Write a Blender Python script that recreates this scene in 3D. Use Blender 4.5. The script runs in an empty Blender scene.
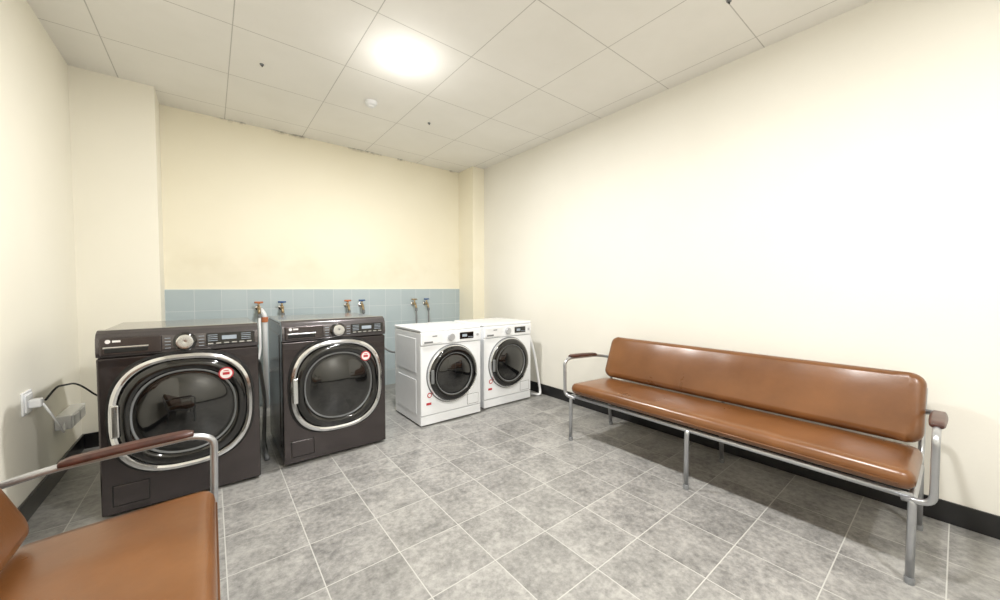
import bpy, bmesh, math, random
from math import sin, cos, pi, radians
from mathutils import Vector, Matrix
random.seed(3)
sc=bpy.context.scene
col=sc.collection

# ---------------------------------------------------------------- materials
def newmat(name):
    m=bpy.data.materials.new(name); m.use_nodes=True
    nt=m.node_tree; b=nt.nodes['Principled BSDF']; return m,nt,b
def lin(c):
    return tuple(((v/255)/12.92 if v/255<=.04045 else ((v/255+.055)/1.055)**2.4) for v in c)+(1,)
def simple(name,c,rough=.5,metal=0,coat=0,noise=.04,nscale=20,bump=0,bscale=200,spec=.5,emit=0):
    m,nt,b=newmat(name)
    c=lin(c)
    N=nt.nodes; L=nt.links
    tc=N.new('ShaderNodeTexCoord'); n=N.new('ShaderNodeTexNoise'); n.inputs['Scale'].default_value=nscale
    n.inputs['Detail'].default_value=4
    L.new(tc.outputs['Object'],n.inputs['Vector'])
    r=N.new('ShaderNodeValToRGB')
    r.color_ramp.elements[0].position=.3; r.color_ramp.elements[1].position=.7
    r.color_ramp.elements[0].color=tuple(v*(1-noise) for v in c[:3])+(1,)
    r.color_ramp.elements[1].color=tuple(min(1,v*(1+noise)) for v in c[:3])+(1,)
    L.new(n.outputs['Fac'],r.inputs['Fac']); L.new(r.outputs['Color'],b.inputs['Base Color'])
    b.inputs['Roughness'].default_value=rough; b.inputs['Metallic'].default_value=metal
    b.inputs['Coat Weight'].default_value=coat; b.inputs['Coat Roughness'].default_value=.08
    b.inputs['Specular IOR Level'].default_value=spec
    if bump:
        n2=N.new('ShaderNodeTexNoise'); n2.inputs['Scale'].default_value=bscale; n2.inputs['Detail'].default_value=3
        L.new(tc.outputs['Object'],n2.inputs['Vector'])
        bp=N.new('ShaderNodeBump'); bp.inputs['Strength'].default_value=bump; bp.inputs['Distance'].default_value=.003
        L.new(n2.outputs['Fac'],bp.inputs['Height']); L.new(bp.outputs['Normal'],b.inputs['Normal'])
    if emit:
        b.inputs['Emission Color'].default_value=c; b.inputs['Emission Strength'].default_value=emit
    return m
def math_(nt,op,a,b=None,clamp=False):
    n=nt.nodes.new('ShaderNodeMath'); n.operation=op; n.use_clamp=clamp
    for i,v in enumerate((a,b)):
        if v is None: continue
        if isinstance(v,(int,float)): n.inputs[i].default_value=v
        else: nt.links.new(v,n.inputs[i])
    return n.outputs[0]
def gridmask(nt,u,v,su,sv,u0,v0,w):
    outs=[];ids=[]
    for c,s,o in ((u,su,u0),(v,sv,v0)):
        t=math_(nt,'DIVIDE',math_(nt,'SUBTRACT',c,o),s)
        ids.append(math_(nt,'FLOOR',t))
        f=math_(nt,'FRACT',t)
        d=math_(nt,'MINIMUM',f,math_(nt,'SUBTRACT',1.0,f))
        outs.append(math_(nt,'LESS_THAN',d,w/s/2))
    return math_(nt,'MAXIMUM',outs[0],outs[1]),ids
def mix(nt,fac,a,b,mode='MIX'):
    n=nt.nodes.new('ShaderNodeMix'); n.data_type='RGBA'; n.blend_type=mode
    for sock,v in ((n.inputs[0],fac),(n.inputs[6],a),(n.inputs[7],b)):
        if isinstance(v,(int,float)): sock.default_value=v
        elif isinstance(v,tuple): sock.default_value=v
        else: nt.links.new(v,sock)
    return n.outputs[2]
def noise(nt,vec,scale,detail=4,rough=.5):
    n=nt.nodes.new('ShaderNodeTexNoise'); n.inputs['Scale'].default_value=scale
    n.inputs['Detail'].default_value=detail; n.inputs['Roughness'].default_value=rough
    nt.links.new(vec,n.inputs['Vector']); return n.outputs['Fac']
def ramp(nt,fac,p0,p1,c0=(0,0,0,1),c1=(1,1,1,1)):
    r=nt.nodes.new('ShaderNodeValToRGB'); e=r.color_ramp.elements
    e[0].position=p0;e[1].position=p1;e[0].color=c0;e[1].color=c1
    nt.links.new(fac,r.inputs['Fac']); return r.outputs['Color']
def pos(nt):
    g=nt.nodes.new('ShaderNodeNewGeometry'); s=nt.nodes.new('ShaderNodeSeparateXYZ')
    nt.links.new(g.outputs['Position'],s.inputs[0]); return g.outputs['Position'],s.outputs

def floor_mat():
    m,nt,b=newmat('floor_tile')
    P,s=pos(nt)
    mask,ids=gridmask(nt,s[0],s[1],.31,.31,.03,0.0,.0042)
    cv=nt.nodes.new('ShaderNodeCombineXYZ'); nt.links.new(ids[0],cv.inputs[0]); nt.links.new(ids[1],cv.inputs[1])
    wn=nt.nodes.new('ShaderNodeTexWhiteNoise'); nt.links.new(cv.outputs[0],wn.inputs['Vector'])
    off=nt.nodes.new('ShaderNodeVectorMath'); off.operation='MULTIPLY_ADD'
    nt.links.new(wn.outputs['Color'],off.inputs[0]); off.inputs[1].default_value=(9,9,9); nt.links.new(P,off.inputs[2])
    n1=noise(nt,off.outputs[0],5,6,.6); n2=noise(nt,off.outputs[0],34,6,.72)
    t=math_(nt,'ADD',math_(nt,'MULTIPLY',n1,.45),math_(nt,'MULTIPLY',n2,.55))
    base=ramp(nt,t,.38,.63,lin((115,114,112)),lin((170,168,164)))
    tone=math_(nt,'ADD',math_(nt,'MULTIPLY',wn.outputs['Value'],.14),.93)
    hs=nt.nodes.new('ShaderNodeHueSaturation'); nt.links.new(tone,hs.inputs['Value']); nt.links.new(base,hs.inputs['Color'])
    c=mix(nt,mask,hs.outputs['Color'],lin((188,187,182)))
    nt.links.new(c,b.inputs['Base Color'])
    r=math_(nt,'ADD',math_(nt,'MULTIPLY',n2,.25),.2); nt.links.new(math_(nt,'MAXIMUM',r,math_(nt,'MULTIPLY',mask,.7)),b.inputs['Roughness'])
    bp=nt.nodes.new('ShaderNodeBump'); bp.inputs['Strength'].default_value=.35; bp.inputs['Distance'].default_value=.002
    h=math_(nt,'SUBTRACT',math_(nt,'MULTIPLY',n2,.3),mask); nt.links.new(h,bp.inputs['Height']); nt.links.new(bp.outputs[0],b.inputs['Normal'])
    return m
def ceil_mat():
    m,nt,b=newmat('ceiling_board')
    P,s=pos(nt)
    mask,ids=gridmask(nt,s[0],s[1],.657,.65,.14,.85,.006)
    n1=noise(nt,P,1.6,5,.6); n2=noise(nt,P,60,3)
    base=ramp(nt,n1,.3,.7,lin((236,234,228)),lin((243,241,236)))
    c=mix(nt,math_(nt,'MULTIPLY',mask,.6),base,lin((160,157,150)))
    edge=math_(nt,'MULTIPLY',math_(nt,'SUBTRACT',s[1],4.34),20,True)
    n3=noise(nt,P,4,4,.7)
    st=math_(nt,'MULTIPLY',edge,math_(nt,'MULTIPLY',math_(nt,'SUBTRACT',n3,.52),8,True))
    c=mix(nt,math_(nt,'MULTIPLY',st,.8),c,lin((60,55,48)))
    nt.links.new(c,b.inputs['Base Color']); b.inputs['Roughness'].default_value=.8
    bp=nt.nodes.new('ShaderNodeBump'); bp.inputs['Strength'].default_value=.4; bp.inputs['Distance'].default_value=.002
    nt.links.new(math_(nt,'SUBTRACT',math_(nt,'MULTIPLY',n2,.15),mask),bp.inputs['Height']); nt.links.new(bp.outputs[0],b.inputs['Normal'])
    return m
def wall_mat(name,c0,c1,stain=0):
    m,nt,b=newmat(name); P,s=pos(nt)
    n1=noise(nt,P,1.1,5,.55)
    c=ramp(nt,n1,.3,.7,lin(c0),lin(c1))
    if stain:
        zz=math_(nt,'SUBTRACT',1.0,math_(nt,'MULTIPLY',math_(nt,'ABSOLUTE',math_(nt,'SUBTRACT',s[2],1.42)),3.2),True)
        zz=math_(nt,'MAXIMUM',zz,0.0)
        st=math_(nt,'MULTIPLY',zz,math_(nt,'MULTIPLY',math_(nt,'SUBTRACT',noise(nt,P,2,3,.6),.46),4,True))
        c=mix(nt,math_(nt,'MULTIPLY',st,stain),c,lin((210,198,165)))
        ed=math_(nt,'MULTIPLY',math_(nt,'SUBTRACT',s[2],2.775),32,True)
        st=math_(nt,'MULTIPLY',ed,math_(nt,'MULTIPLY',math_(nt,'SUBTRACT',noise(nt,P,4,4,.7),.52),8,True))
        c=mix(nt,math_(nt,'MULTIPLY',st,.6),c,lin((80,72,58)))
    nt.links.new(c,b.inputs['Base Color']); b.inputs['Roughness'].default_value=.62; b.inputs['Specular IOR Level'].default_value=.3
    bp=nt.nodes.new('ShaderNodeBump'); bp.inputs['Strength'].default_value=.12; bp.inputs['Distance'].default_value=.004
    nt.links.new(noise(nt,P,45,3),bp.inputs['Height']); nt.links.new(bp.outputs[0],b.inputs['Normal'])
    return m
def splash_mat():
    m,nt,b=newmat('splash_tile'); P,s=pos(nt)
    mask,ids=gridmask(nt,s[0],s[2],.20,.20,-.317,1.186-.8,.004)
    cv=nt.nodes.new('ShaderNodeCombineXYZ'); nt.links.new(ids[0],cv.inputs[0]); nt.links.new(ids[1],cv.inputs[1])
    wn=nt.nodes.new('ShaderNodeTexWhiteNoise'); nt.links.new(cv.outputs[0],wn.inputs['Vector'])
    base=mix(nt,wn.outputs['Value'],lin((172,186,191)),lin((181,194,198)))
    base=mix(nt,math_(nt,'MULTIPLY',noise(nt,P,14,4),.25),base,lin((194,203,206)))
    c=mix(nt,mask,base,lin((206,212,214)))
    nt.links.new(c,b.inputs['Base Color']); b.inputs['Roughness'].default_value=.22
    bp=nt.nodes.new('ShaderNodeBump'); bp.inputs['Strength'].default_value=.4; bp.inputs['Distance'].default_value=.002
    nt.links.new(math_(nt,'SUBTRACT',1.0,mask),bp.inputs['Height']); nt.links.new(bp.outputs[0],b.inputs['Normal'])
    return m
M={}
M['floor']=floor_mat(); M['ceil']=ceil_mat()
M['wall_r']=wall_mat('paint_right',(233,230,220),(237,234,225))
M['wall_l']=wall_mat('paint_left',(242,238,224),(246,242,229))
M['wall_b']=wall_mat('paint_back',(243,236,214),(246,240,220),.3)
M['splash']=splash_mat()
M['base']=simple('baseboard_vinyl',(22,22,24),.3,coat=.2)
M['dark']=simple('graphite_steel',(80,74,75),.24,.8,noise=.03)
M['darkf']=simple('graphite_front',(76,70,71),.2,.8,coat=.5,noise=.03)
M['panel']=simple('panel_gloss',(92,88,90),.22,.7,coat=.6,noise=.02)
M['black']=simple('black_gloss',(8,8,9),.06,coat=.7,noise=.02)
M['blackm']=simple('black_matte',(16,16,17),.55)
M['bowl']=simple('smoked_glass',(11,12,13),.04,.0,coat=1,noise=.35,nscale=4)
M['chrome']=simple('chrome',(218,219,221),.13,1,noise=.02)
M['tube']=simple('frame_tube',(184,186,190),.3,.8,noise=.05)
M['white']=simple('white_enamel',(242,244,247),.25,coat=.3,noise=.01)
M['whitep']=simple('white_plastic',(236,237,239),.4,noise=.02)
M['knobw']=simple('silver_knob',(190,192,196),.35,.4,noise=.02)
M['grayp']=simple('gray_plastic',(120,122,124),.4)
M['red']=simple('red_print',(186,44,54),.4)
M['sw']=simple('white_print',(240,236,236),.4)
M['wood']=simple('armrest_wood',(70,36,28),.42,coat=.2,noise=.35,nscale=30)
M['blue']=simple('blue_handle',(60,92,140),.35)
M['orange']=simple('orange_handle',(190,115,75),.4)
M['brass']=simple('brass',(170,150,118),.3,.9,noise=.1)
M['screen']=simple('screen_text',(150,160,170),.4,emit=.3)
M['cable']=simple('cable_black',(18,18,18),.5)
def vinyl():
    m,nt,b=newmat('brown_vinyl'); N=nt.nodes
    tc=N.new('ShaderNodeTexCoord')
    n1=noise(nt,tc.outputs['Object'],3,5,.6); n2=noise(nt,tc.outputs['Object'],260,2); n3=noise(nt,tc.outputs['Object'],9,3)
    nt.links.new(ramp(nt,n1,.3,.72,lin((100,62,32)),lin((124,80,43))),b.inputs['Base Color'])
    nt.links.new(math_(nt,'ADD',math_(nt,'MULTIPLY',n1,.15),.22),b.inputs['Roughness'])
    b.inputs['Coat Weight'].default_value=.25; b.inputs['Coat Roughness'].default_value=.22
    bp=N.new('ShaderNodeBump'); bp.inputs['Strength'].default_value=.25; bp.inputs['Distance'].default_value=.005
    nt.links.new(math_(nt,'ADD',math_(nt,'MULTIPLY',n2,.12),n3),bp.inputs['Height']); nt.links.new(bp.outputs[0],b.inputs['Normal'])
    return m
M['vinyl']=vinyl()
me,nt,b=newmat('lamp_glow'); b.inputs['Emission Color'].default_value=(1,.98,.95,1); b.inputs['Emission Strength'].default_value=25
tcn=nt.nodes.new('ShaderNodeTexCoord'); nt.links.new(noise(nt,tcn.outputs['Object'],5),b.inputs['Roughness'])
M['glow']=me

# ---------------------------------------------------------------- builders
def obj(name,me,mat,parent=None,smooth=True):
    o=bpy.data.objects.new(name,me); col.objects.link(o)
    if mat: me.materials.append(mat)
    if parent: o.parent=parent
    if smooth and hasattr(me,'polygons'):
        for p in me.polygons: p.use_smooth=True
    return o
def empty(name,loc=(0,0,0),rz=0):
    o=bpy.data.objects.new(name,None); col.objects.link(o); o.location=loc; o.rotation_euler=(0,0,rz); o.empty_display_size=.1; return o
def box(name,x0,x1,y0,y1,z0,z1,mat,parent=None,bev=0,seg=3,rot=None):
    bm=bmesh.new(); bmesh.ops.create_cube(bm,size=1)
    cx,cy,cz=(x0+x1)/2,(y0+y1)/2,(z0+z1)/2
    for v in bm.verts: v.co=Vector((v.co.x*(x1-x0),v.co.y*(y1-y0),v.co.z*(z1-z0)))
    if bev: bmesh.ops.bevel(bm,geom=bm.edges[:],offset=bev,segments=seg,profile=.5,affect='EDGES')
    me=bpy.data.meshes.new(name); bm.to_mesh(me); bm.free()
    o=obj(name,me,mat,parent,smooth=bool(bev)); o.location=(cx,cy,cz)
    if rot: o.rotation_euler=rot
    if bev:
        md=o.modifiers.new('wn','WEIGHTED_NORMAL'); md.keep_sharp=False; md.weight=100
    return o
def cushion(name,lx,ly,lz,mat,parent,loc,rot=(0,0,0),r=.025,puff=.008,corner=.05):
    """upholstered pad: slab with rounded plan corners and edges, slightly domed"""
    bm=bmesh.new(); n=8; pts=[]
    for cx,cy,a0 in ((lx/2-corner,ly/2-corner,0),(-lx/2+corner,ly/2-corner,pi/2),(-lx/2+corner,-ly/2+corner,pi),(lx/2-corner,-ly/2+corner,1.5*pi)):
        for k in range(n+1):
            a=a0+pi/2*k/n; pts.append((cx,cy,cos(a),sin(a)))
    prof=[]
    for k in range(7):
        a=-pi/2+pi*k/6; prof.append((corner-r+r*cos(a),(lz/2)*sin(a)))
    rings=[]
    for rr,z in prof:
        rings.append([bm.verts.new((cx+c*rr,cy+s*rr,z)) for cx,cy,c,s in pts])
    m=len(pts)
    for a,b_ in zip(rings,rings[1:]):
        for k in range(m): bm.faces.new((a[k],a[(k+1)%m],b_[(k+1)%m],b_[k]))
    bm.faces.new(rings[0][::-1]); bm.faces.new(rings[-1])
    for k in range(1,30):
        bmesh.ops.bisect_plane(bm,geom=bm.verts[:]+bm.edges[:]+bm.faces[:],plane_co=(-lx/2+lx*k/30,0,0),plane_no=(1,0,0))
    for k in range(1,10):
        bmesh.ops.bisect_plane(bm,geom=bm.verts[:]+bm.edges[:]+bm.faces[:],plane_co=(0,-ly/2+ly*k/10,0),plane_no=(0,1,0))
    for v in bm.verts:
        ux=min(1,abs(v.co.x)/(lx/2)); uy=min(1,abs(v.co.y)/(ly/2))
        d=(1-ux**8)*(1-uy**3)
        wob=.002*sin(v.co.x*23)+.0012*sin(v.co.x*51+v.co.y*9)
        v.co.z+= (puff*d+wob*d)*(1 if v.co.z>0 else -.3)
    bmesh.ops.recalc_face_normals(bm,faces=bm.faces[:])
    me=bpy.data.meshes.new(name); bm.to_mesh(me); bm.free()
    o=obj(name,me,mat,parent); o.location=loc; o.rotation_euler=rot
    return o
def smoothpath(pts,rad=.04,n=7):
    pts=[Vector(p) for p in pts]; out=[pts[0]]
    for i in range(1,len(pts)-1):
        a,b,c=pts[i-1],pts[i],pts[i+1]
        d1=(a-b);d2=(c-b); r=min(rad,d1.length*.48,d2.length*.48)
        p0=b+d1.normalized()*r; p1=b+d2.normalized()*r
        for k in range(n+1):
            t=k/n; out.append(p0*(1-t)**2+b*2*t*(1-t)+p1*t*t)
    out.append(pts[-1]); return out
def tube(name,pts,r,mat,parent=None,rad=.04,sides=14,bend=True):
    P=smoothpath(pts,rad) if bend else [Vector(p) for p in pts]
    bm=bmesh.new(); rings=[]
    up=None
    for i,p in enumerate(P):
        t=(P[min(i+1,len(P)-1)]-P[max(i-1,0)]).normalized()
        if up is None:
            up=Vector((0,0,1)) if abs(t.z)<.9 else Vector((1,0,0))
        n=(up-t*up.dot(t)).normalized(); b_=t.cross(n); up=n
        rings.append([bm.verts.new(p+(n*cos(2*pi*k/sides)+b_*sin(2*pi*k/sides))*r) for k in range(sides)])
    for a,b_ in zip(rings,rings[1:]):
        for k in range(sides): bm.faces.new((a[k],a[(k+1)%sides],b_[(k+1)%sides],b_[k]))
    bm.faces.new(rings[0][::-1]); bm.faces.new(rings[-1])
    bmesh.ops.recalc_face_normals(bm,faces=bm.faces[:])
    me=bpy.data.meshes.new(name); bm.to_mesh(me); bm.free()
    return obj(name,me,mat,parent)
def lathe(name,prof,mat,parent,loc,axis='Y',n=2.0,seg=72,ax=1,az=1,closed=True):
    bm=bmesh.new(); rings=[]
    for r,h in prof:
        ring=[]
        for k in range(seg):
            a=2*pi*k/seg; c,s=cos(a),sin(a)
            e=n if r>.0001 else 2
            x=r*math.copysign(abs(c)**(2/e),c)*ax; z=r*math.copysign(abs(s)**(2/e),s)*az
            co={'Y':(x,h,z),'Z':(x,z,h),'X':(h,x,z)}[axis]
            ring.append(bm.verts.new(co))
        rings.append(ring)
    for a,b_ in zip(rings,rings[1:]):
        for k in range(seg): bm.faces.new((a[k],a[(k+1)%seg],b_[(k+1)%seg],b_[k]))
    if closed:
        bm.faces.new(rings[-1]); bm.faces.new(rings[0])
    bmesh.ops.recalc_face_normals(bm,faces=bm.faces[:])
    me=bpy.data.meshes.new(name); bm.to_mesh(me); bm.free()
    o=obj(name,me,mat,parent); o.location=loc
    try: me.set_sharp_from_angle(angle=radians(40))
    except Exception: pass
    return o
def extrude_x(name,prof,x0,x1,mat,parent,bev=.004):
    bm=bmesh.new()
    A=[bm.verts.new((x0,y,z)) for y,z in prof]; B=[bm.verts.new((x1,y,z)) for y,z in prof]
    k=len(prof)
    bm.faces.new(A); bm.faces.new(B[::-1])
    for i in range(k): bm.faces.new((A[i],B[i],B[(i+1)%k],A[(i+1)%k]))
    bmesh.ops.recalc_face_normals(bm,faces=bm.faces[:])
    if bev: bmesh.ops.bevel(bm,geom=bm.edges[:],offset=bev,segments=2,profile=.5,affect='EDGES')
    me=bpy.data.meshes.new(name); bm.to_mesh(me); bm.free()
    o=obj(name,me,mat,parent); md=o.modifiers.new('wn','WEIGHTED_NORMAL'); md.weight=100
    return o

# ---------------------------------------------------------------- room
XL,XR,YB,YC,YF,H=-.77,2.93,4.387,4.033,-1.7,2.804
XCL,XCR=-.317,2.746
T=.12
box('floor',XL-T,XR+T,YF-T,YB+T,-.1,0,M['floor'])
box('ceiling',XL-T,XR+T,YF-T,YB+T,H,H+.1,M['ceil'])
box('wall_left',XL-T,XL,YF-T,YB+T,0,H,M['wall_l'])
box('wall_right',XR,XR+T,YF-T,YB+T,0,H,M['wall_r'])
box('wall_back',XL,XR,YB,YB+T,0,H,M['wall_b'])
box('wall_front',XL,XR,YF-T,YF,0,H,M['wall_r'])
box('wall_column_left',XL,XCL,YC,YB,0,H,M['wall_l'])
box('wall_column_right',XCR,XR,YC,YB,0,H,M['wall_b'])
box('wall_splash_tiles',XCL,XCR,YB-.012,YB,0,1.186,M['splash'])
bh=.112
box('baseboard_right',XR-.012,XR,YF,YC,0,bh,M['base'],bev=.003,seg=2)
box('baseboard_left',XL,XL+.012,YF,YC,0,bh,M['base'],bev=.003,seg=2)
box('baseboard_column_left',XL+.012,XCL,YC-.012,YC,0,bh,M['base'],bev=.003,seg=2)
box('baseboard_column_right',XCR,XR-.012,YC-.012,YC,0,bh,M['base'],bev=.003,seg=2)
box('baseboard_front',XL+.012,XR-.012,YF,YF+.012,0,bh,M['base'],bev=.003,seg=2)

# ---------------------------------------------------------------- dark washers
def dark_washer(x,y):
    R=empty('washing_machine',(x,y,0))
    w,h,d=.345,.98,.72
    box('cabinet',-w,w,.03,d,.014,.955,M['dark'],R,.012)
    box('top_lid',-w+.002,w-.002,.07,d,.955,.972,M['panel'],R,.007)
    extrude_x('front_panel',[(.0,.016),(.0,.79),(-.004,.838),(.03,.838),(.03,.016)],-w,w,M['darkf'],R,.008)
    extrude_x('console',[(-.004,.844),(-.010,.865),(-.010,.90),(-.004,.94),(.012,.965),(.04,.979),(.085,.98),(.09,.955),(.035,.94),(.035,.844)],-w,w,M['panel'],R,.003)
    box('dispenser_drawer',-.330,-.095,-.020,0,.852,.945,M['darkf'],R,.008)
    box('dispenser_slot',-.312,-.150,-.0225,-.012,.866,.890,M['blackm'],R,.004)
    box('dispenser_lip',-.316,-.146,-.028,-.016,.888,.899,M['chrome'],R,.004)
    lathe('logo_badge',[(.010,0),(.010,-.003),(.0,-.003)],M['sw'],R,(-.298,-.020,.925),seg=24)
    box('logo_mark',-.282,-.252,-.0215,-.019,.920,.930,M['sw'],R)
    lathe('knob_base',[(.052,0),(.052,-.006),(.047,-.010),(.0,-.010)],M['black'],R,(.0,-.010,.900),seg=48)
    lathe('knob',[(.040,0),(.040,-.020),(.037,-.026),(.031,-.027),(.0,-.024)],M['chrome'],R,(.0,-.018,.900),seg=48)
    for i in range(4):
        for s in (-1,1):
            box('cycle_label_%d_%d'%(i,s+1),s*.072-.012,s*.072+.012,-.0115,-.009,.868+i*.018,.8705+i*.018,M['screen'],R)
    box('display',.092,.325,-.0155,-.006,.866,.938,M['black'],R,.004)
    box('display_digits',.165,.235,-.0165,-.014,.897,.92,M['screen'],R)
    for i in range(6):
        box('button_%d'%i,.10+i*.037,.125+i*.037,-.019,-.012,.873,.881,M['chrome'],R,.002)
    for i in range(4):
        box('label_%d'%i,.10,.145,-.0165,-.014,.892+i*.011,.895+i*.011,M['screen'],R)
        box('label_r%d'%i,.258,.305,-.0165,-.014,.892+i*.011,.895+i*.011,M['screen'],R)
    cz=.515; AZ=1.045
    D=(0,0,cz)
    lathe('door_gasket',[(.318,.002),(.318,-.008),(.300,-.010),(.29,-.002)],M['blackm'],R,D,n=2.7,az=AZ)
    lathe('door_ring',[(.306,-.004),(.310,-.020),(.304,-.034),(.290,-.040),(.279,-.036),(.275,-.026)],M['chrome'],R,D,n=2.6,az=AZ,closed=False)
    lathe('door_bezel',[(.278,-.026),(.275,-.036),(.264,-.046),(.242,-.048),(.228,-.044),(.222,-.036)],M['black'],R,D,n=2.4,az=AZ,closed=False)
    lathe('door_inner_ring',[(.228,-.040),(.224,-.044),(.221,-.043),(.216,-.034)],M['grayp'],R,D,n=2.2,az=1.02,closed=False)
    lathe('door_glass',[(.220,-.036),(.205,-.034),(.185,-.038),(.165,-.044),(.13,-.054),(.08,-.063),(.04,-.067),(.0,-.068)],M['bowl'],R,D,n=2.1,az=1.02,closed=False)
    box('door_handle',-.296,-.262,-.054,-.036,cz-.085,cz+.085,M['chrome'],R,.008)
    for i,(r,mt) in enumerate(((.036,'red'),(.029,'sw'))):
        lathe('sticker_%d'%i,[(r,0),(r,-.0015*(i+1)),(0,-.0015*(i+1))],M[mt],R,(.180,-.0475,cz+.185),seg=32)
    box('sticker_print_0',.164,.196,-.0520,-.048,cz+.177,cz+.192,M['red'],R)
    box('sticker_print_1',.168,.192,-.0520,-.048,cz+.199,cz+.203,M['red'],R)
    box('service_flap',-.30,-.165,-.004,.01,.060,.165,M['darkf'],R,.004)
    box('service_flap_gap',-.304,-.161,-.0015,.01,.056,.169,M['blackm'],R)
    box('side_rib',-w-.003,-w+.01,.12,d-.06,.10,.88,M['dark'],R,.003)
    box('side_rib_r',w-.01,w+.003,.12,d-.06,.10,.88,M['dark'],R,.003)
    for i,(a,c) in enumerate(((-.29,.09),(.29,.09),(-.29,d-.07),(.29,d-.07))):
        lathe('foot_%d'%i,[(.0,0),(.025,0),(.025,.010),(.014,.011),(.014,.02),(0,.02)],M['blackm'],R,(a,c,0),axis='Z',seg=20,closed=False)
    return R
dark_washer(-.117,2.71)
dark_washer(.706,2.755)

# ---------------------------------------------------------------- white washers
def white_washer(x,y):
    R=empty('washing_machine',(x,y,0))
    w,h,d=.312,.845,.555
    box('cabinet',-w,w,.02,d,.012,.815,M['white'],R,.008)
    box('top_lid',-w-.002,w+.002,.0,d+.005,.818,.845,M['white'],R,.009)
    box('front_panel',-w,w,.0,.03,.095,.700,M['white'],R,.008)
    box('kick_panel',-w,w,.004,.03,.012,.090,M['white'],R,.005)
    box('control_panel',-w,w,-.006,.03,.705,.817,M['white'],R,.008)
    box('dispenser_drawer',-.298,-.110,-.012,0,.715,.808,M['whitep'],R,.007)
    box('dispenser_slot',-.285,-.20,-.0135,-.004,.722,.740,M['grayp'],R,.004)
    box('logo_mark',-.205,-.160,-.0135,-.011,.777,.786,M['grayp'],R)
    lathe('knob_base',[(.042,0),(.042,-.004),(.0,-.004)],M['whitep'],R,(-.02,-.006,.762),seg=40)
    lathe('knob',[(.033,0),(.033,-.018),(.030,-.023),(.0,-.023)],M['knobw'],R,(-.02,-.009,.762),seg=40)
    box('display',.075,.225,-.010,-.002,.732,.793,M['black'],R,.004)
    box('display_digits',.10,.15,-.0115,-.009,.752,.775,M['screen'],R)
    for i in range(4): box('button_%d'%i,.165+i*.014,.173+i*.014,-.0115,-.009,.745,.75,M['screen'],R)
    lathe('power_button',[(.012,0),(.012,-.006),(0,-.006)],M['knobw'],R,(.27,-.006,.762),seg=24)
    cz=.435; D=(0,0,cz)
    lathe('door_seam',[(.262,.002),(.262,-.004),(.25,-.006),(.245,-.001)],M['grayp'],R,D,closed=False)
    lathe('door_ring',[(.254,-.002),(.256,-.016),(.252,-.028),(.245,-.031),(.240,-.028)],M['chrome'],R,D,closed=False)
    lathe('door_bezel',[(.243,-.024),(.240,-.034),(.226,-.044),(.200,-.046),(.188,-.042),(.183,-.034)],M['black'],R,D,closed=False)
    lathe('door_inner_ring',[(.190,-.038),(.187,-.042),(.183,-.041),(.180,-.034)],M['grayp'],R,D,closed=False)
    lathe('door_glass',[(.184,-.036),(.172,-.033),(.158,-.037),(.13,-.046),(.09,-.055),(.04,-.060),(.0,-.061)],M['bowl'],R,D,closed=False)
    box('door_handle',-.236,-.208,-.052,-.036,cz-.06,cz+.06,M['grayp'],R,.007)
    lathe('sticker_0',[(.022,0),(.022,-.002),(0,-.002)],M['red'],R,(-.232,-.001,.270),seg=28)
    lathe('sticker_1',[(.014,0),(.014,-.003),(0,-.003)],M['sw'],R,(-.232,-.001,.270),seg=28)
    box('sticker_2',-.262,-.215,-.0015,.002,.185,.205,M['red'],R)
    box('service_flap',.16,.28,-.003,.01,.115,.205,M['white'],R,.003)
    box('service_flap_gap',.157,.283,-.001,.01,.112,.208,M['grayp'],R)
    for s in (-1,1):
        for i,(z0,z1) in enumerate(((.10,.40),(.46,.76))):
            xa,xb=(s*w-.003,s*w+.003)
            box('side_emboss_%d_%d'%(s+1,i),xa,xb,.09,d-.08,z0,z1,M['white'],R,.0025)
    for i,(a,c) in enumerate(((-.26,.07),(.26,.07),(-.26,d-.06),(.26,d-.06))):
        lathe('foot_%d'%i,[(.0,0),(.022,0),(.022,.008),(.012,.009),(.012,.016),(0,.016)],M['blackm'],R,(a,c,0),axis='Z',seg=20,closed=False)
    return R
white_washer(1.700,2.83)
white_washer(2.394,2.87)

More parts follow.
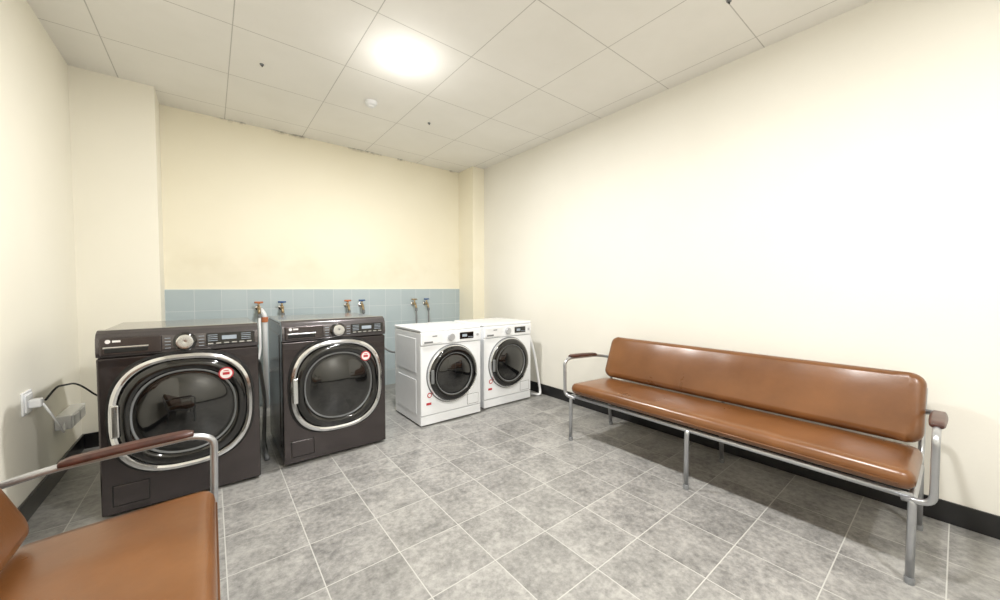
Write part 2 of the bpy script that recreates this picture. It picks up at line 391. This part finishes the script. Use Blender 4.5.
# ---------------------------------------------------------------- benches
def bench(loc,rz):
    R=empty('waiting_bench',loc,rz)
    L=.90; rt=.0135
    cushion('seat',2*L,.49,.078,M['vinyl'],R,(0,.245,.402),(radians(-2.5),0,0),r=.03,puff=.014,corner=.05)
    ang=radians(68)
    cushion('backrest',2*L,.35,.072,M['vinyl'],R,(0,.525,.608),(ang,0,0),r=.034,puff=.012,corner=.06)
    tube('seat_welt',[(-L+.05,-.001,.402),(L-.05,-.001,.402)],.0035,M['vinyl'],R,bend=False,sides=8)
    for nm,yy in (('rail_front',.03),('rail_rear',.45)):
        tube(nm,[(-L+.01,yy,.350),(L-.01,yy,.350)],rt,M['tube'],R,bend=False)
    for i,xx in enumerate((-.89,0,.89)):
        tube('leg_frame_%d'%i,[(xx,.012,.012),(xx,.012,.350),(xx,.50,.342),(xx,.545,.012)],rt,M['tube'],R,rad=.03)
        tube('back_post_%d'%i,[(xx,.47,.345),(xx,.545,.40),(xx,.61,.70)],rt*.85,M['tube'],R,rad=.04)
        for j,yy in enumerate((.012,.545)):
            lathe('foot_%d_%d'%(i,j),[(0,0),(.016,0),(.016,.025),(.0135,.028),(0,.028)],M['grayp'],R,(xx,yy,0),axis='Z',seg=20,closed=False)
    for s in (-1,1):
        tube('arm_tube_%d'%(s+1),[(s*.86,.02,.340),(s*.945,.005,.350),(s*.945,.0,.615),(s*.945,.06,.640),(s*.945,.40,.622),(s*.945,.57,.59),(s*.89,.585,.585)],.0125,M['tube'],R,rad=.05)
        bm=bmesh.new(); n=14; rows=[]
        for k in range(n+1):
            t=k/n; y=.060+.335*t
            wd=.020+.005*sin(pi*t); z=.664-.020*t+.004*sin(pi*t)
            if k in(0,n): wd*=.8
            zt=z-(.006 if k in (0,n) else 0)
            rows.append([bm.verts.new(p) for p in ((-wd,y,z-.022),(-wd-.002,y,z-.011),(-wd*.8,y,zt),(wd*.8,y,zt),(wd+.002,y,z-.011),(wd,y,z-.022))])
        for a,b_ in zip(rows,rows[1:]):
            for k in range(6): bm.faces.new((a[k],a[(k+1)%6],b_[(k+1)%6],b_[k]))
        bm.faces.new(rows[0]); bm.faces.new(rows[-1][::-1])
        bmesh.ops.recalc_face_normals(bm,faces=bm.faces[:])
        me=bpy.data.meshes.new('armrest'); bm.to_mesh(me); bm.free()
        o=obj('armrest_%d'%(s+1),me,M['wood'],R); o.location=(s*.945,0,0)
        md=o.modifiers.new('b','BEVEL'); md.width=.003; md.segments=2
    return R
bench((2.19,.985,0),-pi/2)
bench((.0,.845,0),pi/2)

# ---------------------------------------------------------------- taps
def tap(x,mat):
    R=empty('wall_tap',(x,YB-.012,1.0))
    lathe('flange',[(0,0),(.028,0),(.026,-.008),(.013,-.012),(.013,-.02),(0,-.02)],M['chrome'],R,(0,0,0),seg=28,closed=False)
    tube('body',[(0,-.01,0),(0,-.085,0),(0,-.115,-.06)],.013,M['brass'],R,rad=.03)
    lathe('nut',[(0,0),(.019,0),(.019,-.03),(0,-.03)],M['brass'],R,(0,-.04,0),seg=6,closed=False)
    tube('stem',[(0,-.06,0),(0,-.06,.05)],.009,M['brass'],R,bend=False)
    lathe('handle_hub',[(0,0),(.016,0),(.018,.010),(.012,.018),(0,.02)],mat,R,(0,-.06,.045),axis='Z',seg=20,closed=False)
    tube('handle',[(-.036,-.06,.056),(.036,-.06,.056)],.009,mat,R,bend=False,sides=10)
    lathe('hose_connector',[(0,0),(.017,0),(.017,-.035),(0,-.035)],M['grayp'],R,(0,-.115,-.055),axis='Z',seg=20,closed=False)
    return R
tx=[.373,.573,1.220,1.378,2.035,2.205]
for x,mn in zip(tx,('orange','blue','orange','blue','brass','blue')): tap(x,M[mn])
def hose(name,pts,r,mat,rad=.12):
    return tube(name,pts,r,mat,None,rad=rad,sides=12)
yh=YB-.127
hose('water_hose',[(.373,yh,.91),(.373,yh-.02,.55),(.30,yh-.15,.40),(.2,3.60,.5),(.1,3.443,.5)],.011,M['whitep'])
hose('water_hose.001',[(.573,yh,.91),(.573,yh,.6),(.60,3.85,.45),(.66,3.488,.55)],.010,M['grayp'])
hose('water_hose.002',[(1.22,yh,.91),(1.22,yh,.6),(1.0,3.9,.5),(.85,3.488,.55)],.010,M['grayp'])
hose('water_hose.003',[(1.378,yh,.91),(1.378,yh,.7),(1.50,3.75,.5),(1.62,3.398,.6)],.010,M['grayp'])
hose('water_hose.004',[(2.035,yh,.91),(2.035,yh,.7),(1.9,3.75,.5),(1.8,3.398,.6)],.010,M['grayp'])
hose('water_hose.005',[(2.205,yh,.91),(2.205,yh,.7),(2.3,3.75,.5),(2.35,3.438,.6)],.010,M['grayp'])
pr=empty('riser_pipe',(.42,4.30,0))
tube('pipe',[(0,0,.0),(0,0,.93),(-.03,.03,.985)],.022,M['whitep'],pr,rad=.03)
lathe('collar',[(0,0),(.03,0),(.03,.05),(0,.05)],M['orange'],pr,(0,0,.86),axis='Z',seg=24,closed=False)
hose('drain_hose',[(2.60,3.438,.62),(2.72,3.52,.64),(2.82,3.30,.68),(2.83,3.04,.70),(2.87,2.98,.45),(2.88,2.90,.05),(2.84,2.86,.016),(2.79,2.95,.016)],.014,M['whitep'],.08)
hose('drain_hose.001',[(.25,3.443,.6),(.30,3.56,.62),(.33,3.50,.3),(.30,3.3,.018),(.285,2.95,.018)],.014,M['grayp'],.08)

# ---------------------------------------------------------------- outlet and plug, left wall
oR=empty('wall_outlet',(XL,3.02,.60))
box('plate',0,.010,-.06,.06,-.06,.06,M['white'],oR,.004)
box('insert',.008,.016,-.045,.045,-.045,.045,M['white'],oR,.003)
box('plug',.014,.06,-.022,.022,-.03,.015,M['white'],oR,.008)
aR=empty('power_strip',(XL,3.60,.36))
box('housing',0,.075,-.16,.16,-.045,.045,M['white'],aR,.010)
for i in range(2): box('socket_%d'%i,.070,.080,-.12+i*.13,-.02+i*.13,-.032,.032,M['whitep'],aR,.004)
tube('cord',[(.06,-.58,.225),(.10,-.54,.10),(.09,-.40,.0),(.05,-.20,-.01),(.04,-.15,0)],.005,M['white'],aR,rad=.06)
hose('power_cable',[(XL+.068,3.02,.60),(XL+.10,3.06,.66),(XL+.12,3.35,.62),(XL+.20,3.45,.48),(XL+.32,3.54,.42),(-.30,3.443,.40)],.005,M['cable'],.1)

# ---------------------------------------------------------------- ceiling fittings
def downlight(x,y,power):
    R=empty('ceiling_lamp',(x,y,H))
    lathe('trim_ring',[(.075,0),(.075,-.006),(.066,-.012),(.056,-.012),(.054,0)],M['white'],R,(0,0,0),axis='Z',seg=48,closed=False)
    lathe('bulb',[(.055,-.002),(.052,-.020),(.036,-.034),(0,-.040)],M['glow'],R,(0,0,0),axis='Z',seg=32,closed=False)
    l=bpy.data.lights.new('lamp_light','AREA'); l.shape='DISK'; l.size=.16; l.energy=power; l.color=(1,.992,.972)
    o=bpy.data.objects.new('lamp_light',l); col.objects.link(o); o.parent=R; o.location=(0,0,-.05)
    l=bpy.data.lights.new('lamp_glow_light','POINT'); l.energy=power*.065; l.shadow_soft_size=.06; l.color=(1,.992,.972)
    o=bpy.data.objects.new('lamp_glow_light',l); col.objects.link(o); o.parent=R; o.location=(0,0,-.22)
downlight(1.10,2.45,54)
downlight(1.10,.45,44)
downlight(1.10,-1.0,46)
sR=empty('smoke_detector',(1.12,3.20,H))
lathe('housing',[(.0,0),(.052,0),(.052,-.012),(.044,-.028),(.026,-.034),(.024,-.042),(0,-.044)],M['whitep'],sR,(0,0,0),axis='Z',seg=36,closed=False)
for i,(x,y) in enumerate(((.323,3.153),(1.70,3.25),(2.30,.84))):
    r=empty('ceiling_hook',(x,y,H))
    lathe('cap',[(0,0),(.014,0),(.012,-.008),(0,-.010)],M['grayp'],r,(0,0,0),axis='Z',seg=20,closed=False)
    tube('stub',[(0,0,-.006),(0,0,-.014),(.006,0,-.016)],.004,M['cable'],r,rad=.01,sides=8)

# ---------------------------------------------------------------- world / camera
w=bpy.data.worlds.new('room_world'); sc.world=w; w.use_nodes=True
w.node_tree.nodes['Background'].inputs[0].default_value=(.9,.95,1,1); w.node_tree.nodes['Background'].inputs[1].default_value=.3
cam=bpy.data.cameras.new('camera'); co=bpy.data.objects.new('camera',cam); col.objects.link(co)
cam.sensor_width=36; cam.lens=364.54/1000*36; cam.clip_start=.02
co.location=(0,0,1.2); co.rotation_euler=(pi/2-.0332,0,-.6714)
sc.camera=co
sc.view_settings.view_transform='Standard'; sc.view_settings.look='None'
sc.view_settings.exposure=0.0
